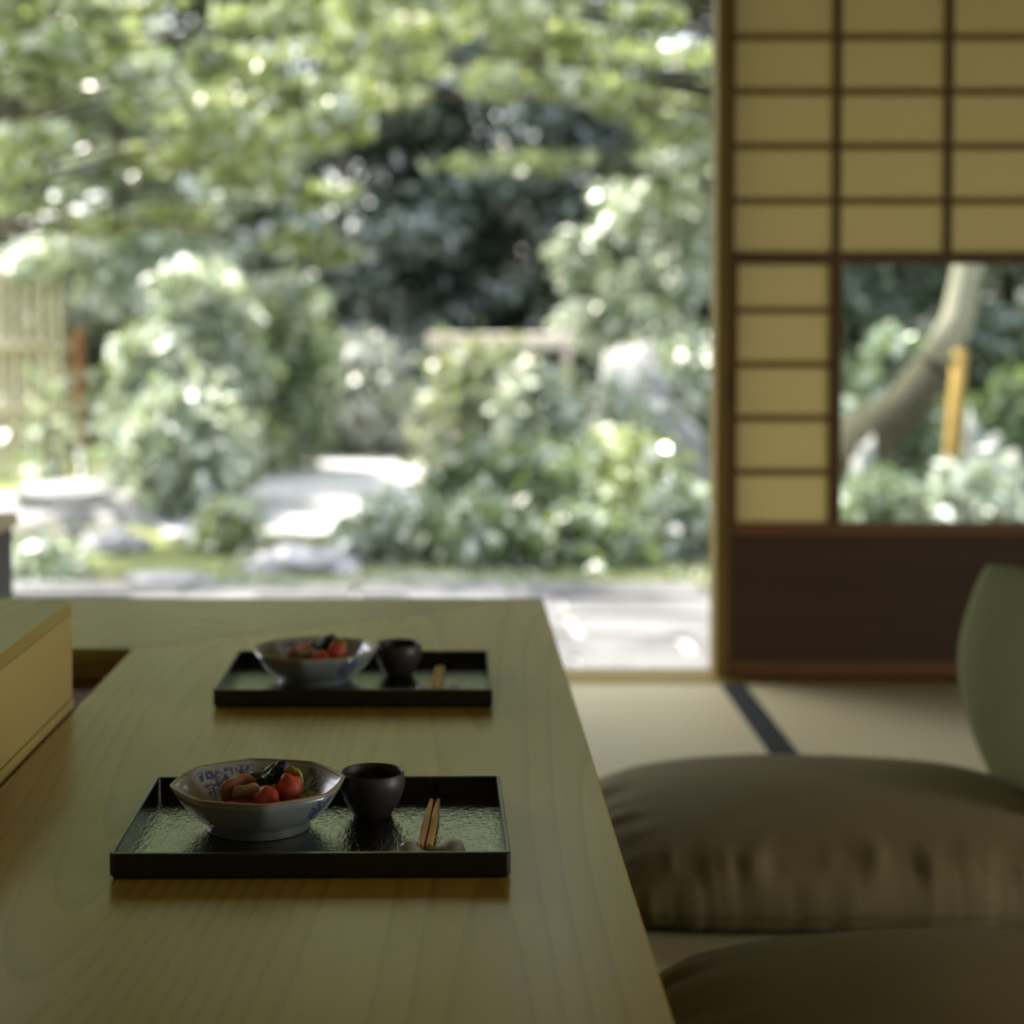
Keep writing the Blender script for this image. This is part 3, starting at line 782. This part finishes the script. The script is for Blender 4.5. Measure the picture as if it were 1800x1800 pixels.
# stone paving before the threshold
pv = empty('pavement', (0, 0, GZ)); tag(pv, 'irregular pale stone paving in the sun beyond the threshold', 'pavement', kind='structure')
box('mortar_bed', -2.0, 3.4, 5.2, 8.0, 0.001, 0.028, M['stone_grey'], pv)
yy = 5.15; r_ = random.Random(3)
while yy < 8.05:
    d = r_.uniform(0.36, 0.55); xx = -2.2 + r_.uniform(0, 0.3)
    while xx < 3.6:
        w = r_.uniform(0.5, 0.95); j = lambda: r_.uniform(-0.03, 0.03)
        g = 0.018
        prism('paving_slab', [(xx + g + j(), yy + g + j()), (xx + w - g + j(), yy + g + j()), (xx + w - g + j(), yy + d - g + j()), (xx + g + j(), yy + d - g + j())], 0.0, 0.05 + r_.uniform(-0.012, 0.012), M['paving'], pv, 0.012)
        xx += w
    yy += d

def rock(px, ytop, Y, hw_px, depth, mat, label, seed, flat=1.0):
    X = gx(px, Y); zt = gzz(ytop, Y); w = hw_px * Y / 3000.0
    bm = bmesh.new(); bmesh.ops.create_icosphere(bm, subdivisions=4, radius=1.0)
    h = zt - GZ
    for v in bm.verts:
        d = v.co.normalized()
        k = 1 + 0.42 * mnoise.noise(d * 1.3 + Vector((seed, 0, 0))) + 0.34 * mnoise.noise(d * 3.1 + Vector((0, seed, 0))) + 0.16 * mnoise.noise(d * 7 + Vector((0, 0, seed)))
        p = Vector((math.copysign(abs(d.x) ** 0.8, d.x) * w, math.copysign(abs(d.y) ** 0.8, d.y) * depth, math.copysign(abs(d.z) ** 0.75, d.z) * h * 0.95)) * k
        v.co = Vector((p.x, p.y, max(p.z, -0.05)))
    o = obj_bm('garden_rock', bm, mat, None, True, (X, Y, GZ)); tag(o, label, 'rock', 'rocks in the garden')
    return o
rock(150, 850, 11.2, 170, 0.5, M['stone_grey'], 'large grey boulder below the bamboo fence at the left', 1.3)
rock(195, 935, 9.7, 55, 0.18, M['stone_pale'], 'pale pointed stone in front of the large grey boulder', 4.1)
rock(60, 920, 10.0, 95, 0.25, M['stone_mossy'], 'dark mossy boulder at the left edge of the garden', 5.7)
rock(525, 962, 8.9, 100, 0.35, M['stone_pale'], 'low flat-topped pale rock just beyond the table end', 2.2)
rock(725, 1016, 8.5, 115, 0.22, M['stone_pale'], 'thin pale stepping stone right of the flat-topped rock', 6.6)
rock(300, 1012, 8.6, 75, 0.2, M['stone_grey'], 'low grey stone left of the flat-topped rock', 7.1)
rock(1110, 640, 13.2, 95, 0.5, M['stone_grey'], 'tall lavender-grey boulder behind the shrubs near the jamb', 8.4)
rock(630, 575, 16.8, 42, 0.25, M['stone_pale'], 'upright pale standing stone behind the middle shrubs', 9.2)
rock(1155, 905, 9.5, 24, 0.1, M['stone_pale'], 'small white stone among the low shrubs near the jamb', 3.3)
rock(1525, 800, 8.9, 45, 0.16, M['stone_pale'], 'pale stone seen low through the left of the window glass', 10.4)
rock(1735, 770, 9.6, 60, 0.2, M['stone_pale'], 'pale stone seen through the right of the window glass', 11.8)

# leaves ------------------------------------------------------
def leaf_mesh(name, pos, nrm, size, mat, aspect=0.5):
    """one folded diamond per leaf"""
    n = len(pos)
    nrm = nrm / np.linalg.norm(nrm, axis=1, keepdims=True)
    r = RNG.normal(size=(n, 3)); t = r - (r * nrm).sum(1, keepdims=True) * nrm
    t /= np.linalg.norm(t, axis=1, keepdims=True)
    s = np.cross(nrm, t); L = size[:, None]
    v = np.empty((n, 4, 3))
    v[:, 0] = pos - t * L * 0.5
    v[:, 1] = pos + s * L * aspect * 0.5 + nrm * L * 0.06
    v[:, 2] = pos + t * L * 0.5 - nrm * L * 0.08
    v[:, 3] = pos - s * L * aspect * 0.5 + nrm * L * 0.06
    me = bpy.data.meshes.new(name)
    me.vertices.add(n * 4); me.vertices.foreach_set('co', v.reshape(-1).astype(np.float32))
    me.loops.add(n * 4); me.loops.foreach_set('vertex_index', np.arange(n * 4, dtype=np.int32))
    me.polygons.add(n); me.polygons.foreach_set('loop_start', np.arange(0, n * 4, 4, dtype=np.int32))
    me.update(calc_edges=True); me.validate()
    me.materials.append(mat)
    return me
def cloud(centers, radii, counts, up=0.5, jit=1.4):
    P, Nn = [], []
    for c, r, k in zip(centers, radii, counts):
        d = RNG.normal(size=(k, 3)); d /= np.linalg.norm(d, axis=1, keepdims=True)
        rr = 0.30 + 0.85 * RNG.random((k, 1)) ** 0.7
        P.append(np.array(c) + d * rr * np.array(r))
        Nn.append(d * 0.8 + np.array([0, 0, up]) + RNG.normal(size=(k, 3)) * jit * 0.6)
    return np.concatenate(P), np.concatenate(Nn)

def shrub(px, ytop, Y, hw, mat, n, size, label, nblob=16, name='garden_shrub'):
    X = gx(px, Y); h = gzz(ytop, Y) - GZ; w = hw * Y / 3000.0
    root = empty(name, (X, Y, GZ)); tag(root, label, 'shrub', 'shrubs in the garden')
    cs, rs = [], []
    for i in range(nblob):
        q = (i + 0.5) / nblob
        a = i * 2.399
        z = h * (0.14 + 0.74 * q); ww = w * math.sqrt(max(0.05, 1 - (q * 0.95) ** 2.2)) * 0.72
        rad = random.uniform(0.35, 1.0)
        cs.append((math.cos(a) * ww * rad, math.sin(a) * ww * 0.9 * rad, z)); k = random.uniform(0.30, 0.46)
        rs.append((w * k * 1.15 + 0.02, w * k * 1.15 + 0.02, min(h * 0.26, w * k) + 0.02))
    P, Nn = cloud(cs, rs, [int(n * 0.8) // nblob] * nblob)
    P += RNG.normal(size=P.shape) * np.array([w, w, w * 0.8]) * 0.24
    P[:, 2] = np.maximum(P[:, 2], 0.01)
    o = obj_me('foliage', leaf_mesh('foliage', P, Nn, 1.55 * size * RNG.uniform(0.5, 1.35, len(P)), M[mat], 0.55), root); o['kind'] = 'stuff'
    bm = bmesh.new()
    for c in cs[::2]:
        bm_tube(bm, [(0, 0, -0.02), (c[0] * 0.4, c[1] * 0.4, c[2] * 0.5), c], [0.018, 0.012, 0.005], 5)
    obj_bm('stems', bm, M['bark'], root)['kind'] = 'stuff'
    return root
shrub(355, 455, 12.0, 100, 'leaf_pale', 5200, 0.085, 'tall pale green shrub left of the dark gap')
shrub(475, 490, 14.6, 95, 'leaf_mid', 4600, 0.085, 'tall deep green bush right of the tall pale shrub')
shrub(262, 570, 11.6, 80, 'leaf_pale', 3400, 0.085, 'pale bush beside the orange-topped fence post')
shrub(565, 590, 16.0, 85, 'leaf_mid', 3200, 0.085, 'green bush left of the standing stone')
shrub(655, 590, 15.8, 65, 'leaf_white', 2600, 0.085, 'silvery shrub in front of the standing stone')
shrub(735, 690, 16.2, 62, 'leaf_white', 2200, 0.08, 'pale shrub left of the wooden rail')
shrub(845, 620, 14.4, 110, 'leaf_olive', 3600, 0.09, 'olive shrub growing under the wooden rail')
shrub(945, 650, 12.6, 75, 'leaf_pale', 2600, 0.08, 'pale upright shrub in front of the rail post')
shrub(1190, 610, 14.0, 95, 'leaf_pale', 3600, 0.085, 'pale green shrub next to the lavender boulder by the jamb')
shrub(320, 690, 11.0, 105, 'leaf_pale', 3800, 0.08, 'loose pale shrub below the tall pale one')
shrub(425, 745, 14.0, 80, 'leaf_yellow', 2200, 0.075, 'yellow-green low bush beside the gravel path')
shrub(820, 815, 9.8, 85, 'leaf_mid', 2600, 0.07, 'low green bush at the right of the gravel path')
shrub(950, 815, 9.6, 110, 'leaf_mid', 3200, 0.07, 'low green bush in the middle of the border')
shrub(1110, 790, 10.2, 115, 'leaf_yellow', 3400, 0.07, 'yellow-green low bush near the jamb')
shrub(1205, 870, 9.3, 75, 'leaf_pale', 2200, 0.065, 'pale low plant beside the jamb')
shrub(690, 905, 9.2, 90, 'leaf_pale', 2600, 0.065, 'light green ground plant behind the stepping stone')
shrub(860, 915, 9.0, 100, 'leaf_mid', 2600, 0.06, 'small leafy plant in front of the border bushes')
shrub(1040, 910, 8.95, 90, 'leaf_mid', 2400, 0.06, 'small leafy plant near the mossy strip')
shrub(400, 900, 9.6, 50, 'leaf_yellow', 1300, 0.065, 'small bright plant left of the flat-topped rock')
shrub(70, 985, 8.7, 80, 'leaf_pale', 1700, 0.06, 'small pale plant at the left edge by the dark stand')
shrub(1570, 560, 10.0, 62, 'leaf_pale', 2600, 0.075, 'pale bush behind the leaning trunk, seen through the glass')
shrub(1560, 850, 8.4, 85, 'leaf_pale', 2400, 0.06, 'low pale plant at the foot of the window')
shrub(1720, 830, 8.2, 95, 'leaf_white', 2400, 0.06, 'silvery low plant right of the amber prop')
shrub(1800, 660, 11.0, 95, 'leaf_mid', 3000, 0.075, 'green bush at the right edge of the window glass')
shrub(1460, 640, 12.0, 100, 'leaf_mid', 2600, 0.08, 'green bush hidden partly by the paper panes')
shrub(1085, 655, 12.0, 95, 'leaf_pale', 650, 0.085, 'thin pale shrub in front of the lavender boulder')
shrub(90, 640, 13.2, 110, 'leaf_pale', 160, 0.085, 'thin climbing plant in front of the bamboo fence')

def tree(px, Y, pads, mat, trunk_r, label, n_per, size, bark='bark', name='garden_tree', group='trees in the garden', lean=0.0, flat=0.45):
    """pads: list of (px, py, Y, half-width px, half-height px)"""
    X = gx(px, Y)
    root = empty(name, (X, Y, GZ)); tag(root, label, 'tree', group)
    cs, rs, ks = [], [], []
    zmax = max(gzz(p[1], p[2]) for p in pads) - GZ
    for (pxx, pyy, Yy, hw, hh) in pads:
        w = hw * Yy / 3000.0; hz = hh * Yy / 3000.0
        c = (gx(pxx, Yy) - X, Yy - Y, gzz(pyy, Yy) - GZ)
        for _ in range(5):
            cs.append((c[0] + random.uniform(-.6, .6) * w, c[1] + random.uniform(-.6, .6) * w, c[2] + random.uniform(-.5, .5) * hz))
            rs.append((w * 0.6, w * 0.6, hz * 0.6)); ks.append(n_per // 5)
    P, Nn = cloud(cs, rs, ks, 0.7)
    o = obj_me('foliage', leaf_mesh('foliage', P, Nn, size * RNG.uniform(0.55, 1.3, len(P)), M[mat], 0.5), root); o['kind'] = 'stuff'
    bm = bmesh.new()
    top = (lean * 0.6, 0, zmax * 0.85)
    pts = [(0, 0, -0.05)] + [(lean * 0.6 * q + 0.08 * math.sin(q * 7 + px), 0.06 * math.sin(q * 5 + px), zmax * 0.85 * q) for q in (0.15, 0.3, 0.45, 0.6, 0.8)] + [top]
    bm_tube(bm, pts, [trunk_r * k for k in (1.3, 1.0, 0.9, 0.78, 0.6, 0.4, 0.2)], 10)
    obj_bm('trunk', bm, M[bark], root, True)
    for c in cs[::5]:
        z0 = max(0.35 * zmax, min(c[2] - 0.25, zmax * 0.8)); q = z0 / (zmax * 0.85)
        b0 = Vector((lean * 0.6 * q + 0.08 * math.sin(q * 7 + px), 0.06 * math.sin(q * 5 + px), z0))
        c = Vector(c)
        bm = bmesh.new(); bm_tube(bm, [b0, b0.lerp(c, 0.5) + Vector((0, 0, 0.08)), c], [trunk_r * 0.2, trunk_r * 0.14, trunk_r * 0.06], 6)
        obj_bm('branch', bm, M[bark], root, True)
    return root
def padrow(x0, x1, y0, y1, Y, n, hw, hh, dy=1.0, seed=1):
    r = random.Random(seed)
    return [(r.uniform(x0, x1), y0 + (y1 - y0) * (i + 0.5) / n, Y + r.uniform(-dy, dy), hw * r.uniform(0.7, 1.3), hh * r.uniform(0.7, 1.3)) for i in range(n)]
tree(-70, 10.4, padrow(-90, 600, -100, 300, 10.2, 52, 72, 34, 1.1, 4) + padrow(-200, 600, -560, -100, 10.2, 12, 75, 34, 1.1, 5) + [(560, 340, 10.0, 75, 22), (520, 425, 9.9, 60, 24), (590, 445, 9.9, 40, 18), (60, 350, 10.0, 80, 26), (170, 400, 10.3, 80, 26), (330, 380, 10.5, 90, 30), (430, 320, 10.3, 90, 30)],
     'leaf_yellow', 0.07, 'airy maple with yellow-green layered branches at the upper left', 190, 0.115, 'bark')
tree(1300, 12.6, padrow(600, 1290, -110, 190, 12.6, 40, 78, 34, 1.3, 8) + padrow(600, 1290, -700, -110, 12.6, 14, 80, 34, 1.3, 9) + [(860, 290, 12.4, 110, 18), (980, 285, 12.6, 70, 18), (1180, 230, 12.5, 80, 30), (1200, 330, 12.6, 60, 40)],
     'leaf_yellow', 0.10, 'spreading maple with yellow-green branches left of the jamb', 170, 0.135, 'bark')
tree(215, 14.0, padrow(90, 520, 60, 560, 13.8, 24, 95, 48, 0.7, 14), 'leaf_pale', 0.06, 'sage-green tree under the upper left maple', 230, 0.17, 'bark')
tree(1165, 15.4, padrow(1010, 1260, 200, 620, 15.4, 16, 80, 55, 0.7, 15), 'leaf_pale', 0.06, 'sage-green tree standing by the jamb', 240, 0.17, 'bark')
bgspec = [(-330, 18.5, 'leaf_mid', 'far green tree beyond the left edge of the opening'), (40, 19.0, 'leaf_olive', 'far olive tree behind the bamboo fence'),
          (330, 20.5, 'leaf_mid', 'far green tree behind the upper left maple'), (600, 18.0, 'leaf_dark', 'dark evergreen tree right of the maple tips'),
          (800, 19.5, 'leaf_dark', 'dark evergreen tree above the wooden rail'), (1000, 18.4, 'leaf_dark', 'dark evergreen tree behind the spreading maple'),
          (1230, 19.0, 'leaf_olive', 'far olive-brown tree behind the jamb'), (1500, 17.6, 'leaf_dark', 'dark evergreen tree behind the screen window'),
          (1780, 18.6, 'leaf_olive', 'far olive tree at the right of the window glass'), (2100, 19.0, 'leaf_mid', 'far green tree beyond the right edge')]
for i, (px, Y, mt, lab) in enumerate(bgspec):
    pads = padrow(px - 190, px + 190, -200, 720, Y, 30, 120, 60, 1.2, 20 + i)
    tree(px, Y, pads, mt, 0.12, lab, 620, 0.15, group='tall trees at the back of the garden')
# second rank closes most of the gaps to the sky
for i, px in enumerate((-500, -100, 260, 560, 860, 1160, 1500, 1850, 2250)):
    pads = padrow(px - 230, px + 230, -170, 700, 24.0, 28, 130, 60, 0.8, 50 + i)
    lab = ('dense dark tree in the rearmost row, ' + ('leftmost of all', 'above the bamboo fence', 'behind the far green tree', 'behind the dark gap', 'behind the rail', 'near the jamb', 'behind the paper lattice', 'behind the window glass', 'rightmost of all')[i])
    tree(px, 24.0, pads, 'leaf_dark', 0.14, lab, 150, 0.25, group='dense trees in the rearmost row')

# unseen tall trees above the picture's upper edge, added for green reflections indoors
for i, px in enumerate((-500, 0, 480, 960, 1450, 1950)):
    pads = padrow(px - 300, px + 300, -980, -170, 21.5, 34, 150, 60, 1.3, 80 + i)
    lab = 'unseen tall yellow-green tree added behind the garden for its reflection, ' + ('first', 'second', 'third', 'fourth', 'fifth', 'last')[i] + ' from the left'
    tree(px, 21.5, pads, 'leaf_gold', 0.16, lab, 420, 0.24, group='unseen yellow-green trees added for their reflection')

# leaning trunk, pale trunk and prop seen through the glass
lt = empty('leaning_tree', (gx(1430, 9.2), 9.2, GZ)); tag(lt, 'thick dark leaning trunk seen through the window glass', 'tree')
X0 = gx(1430, 9.2)
bm = bmesh.new()
pp = [(1430, 1000), (1470, 860), (1530, 770), (1600, 715), (1650, 640), (1690, 560), (1712, 450), (1735, 250), (1750, -50)]
bm_tube(bm, [(gx(a, 9.2) - X0, 0.02 * i, gzz(b, 9.2) - GZ) for i, (a, b) in enumerate(pp[:5])], [0.26, 0.22, 0.17, 0.13, 0.10], 12)
obj_bm('trunk', bm, M['bark'], lt, True)
bm = bmesh.new()
bm_tube(bm, [(gx(a, 9.2) - X0, 0.02 * i + 0.05, gzz(b, 9.2) - GZ) for i, (a, b) in enumerate(pp[4:])], [0.105, 0.085, 0.075, 0.06, 0.04], 12)
obj_bm('upper_trunk', bm, M['bark_pale'], lt, True)['label'] = 'pale upper trunk'
pr = empty('prop_post', (gx(1664, 8.7), 8.7, GZ)); tag(pr, 'amber log prop standing under the leaning trunk', 'post')
bm = bmesh.new(); zt = gzz(615, 8.7) - GZ; dx = gx(1688, 8.7) - gx(1664, 8.7)
bm_tube(bm, [(-0.01, 0, -0.03), (dx * 0.4, 0, zt * 0.5), (dx, 0, zt)], [0.040, 0.040, 0.036], 12)
obj_bm('log', bm, M['prop_wood'], pr, True)
bm = bmesh.new(); bm_tube(bm, [(dx - 0.045, -0.02, zt - 0.05), (dx + 0.045, 0.02, zt - 0.04)], [0.02, 0.02], 8); obj_bm('rope_binding', bm, M['bark'], pr, True)

# bamboo fence
FY = 14.2
fx0, fx1 = gx(-260, FY), gx(132, FY)
fe = empty('bamboo_fence', (0, FY, GZ)); tag(fe, 'weathered bamboo fence with upright canes at the left', 'fence')
bm = bmesh.new(); bm_tube(bm, [(0, 0, 0), (0, 0, 0.62), (0.003, 0, 1.25), (0, 0, 1.86)], [0.032, 0.033, 0.031, 0.030], 8)
me = bpy.data.meshes.new('bamboo_cane'); bm.to_mesh(me); bm.free(); me.materials.append(M['bamboo'])
k = 0; x = fx0
while x < fx1 - 0.03:
    c = obj_me('bamboo_cane', me, fe, (x, random.uniform(-0.006, 0.006), random.uniform(-0.03, 0.0)), (0, random.uniform(-.008, .008), k * 1.3)); x += 0.108; k += 1
for py in (608, 722):
    z = gzz(py, FY - 0.07) - GZ
    bm = bmesh.new(); bm_tube(bm, [(fx0, -0.062, z), ((fx0 + fx1) / 2, -0.060, z + 0.006), (fx1, -0.062, z)], [0.036] * 3, 10)
    obj_bm('bamboo_rail', bm, M['bamboo_rail'], fe, True)
bm = bmesh.new(); xp = gx(140, FY); zt = gzz(580, FY) - GZ
bm_tube(bm, [(xp, -0.03, -0.05), (xp, -0.03, zt * 0.5), (xp - 0.005, -0.03, zt - 0.02), (xp, -0.03, zt)], [0.055, 0.052, 0.05, 0.035], 12)
obj_bm('fence_post', bm, M['rust_post'], fe, True)['label'] = 'charred orange-brown post'

# wooden rail on posts
ra = empty('garden_rail', (gx(880, 14.9), 14.9, GZ)); tag(ra, 'pale timber rail on posts across the middle of the garden', 'rail')
z1, z0 = gzz(587, 14.9) - GZ, gzz(612, 14.9) - GZ
hwid = 130 * 14.9 / 3000
box('beam', -hwid, hwid, -0.05, 0.05, z0, z1, M['timber'], ra, 0.01)
for xo in (-hwid * 0.8, 0.24, hwid * 0.9): box('post', xo - 0.035, xo + 0.035, -0.03, 0.03, -0.05, z0 - 0.001, M['timber'], ra, 0.008)

# grass on the mossy strip
n = 10000
P = np.stack([RNG.uniform(-1.2, 1.5, n), RNG.uniform(8.1, 10.2, n), np.full(n, GZ + 0.02)], 1)
Nn = np.stack([RNG.normal(size=n), RNG.normal(size=n) - 0.6, RNG.uniform(0.2, 1.0, n)], 1)
go = obj_me('grass', leaf_mesh('grass', P, Nn, RNG.uniform(0.04, 0.09, n), M['grass'], 0.35)); tag(go, 'yellow-green moss and short grass behind the paving', 'grass', kind='stuff')
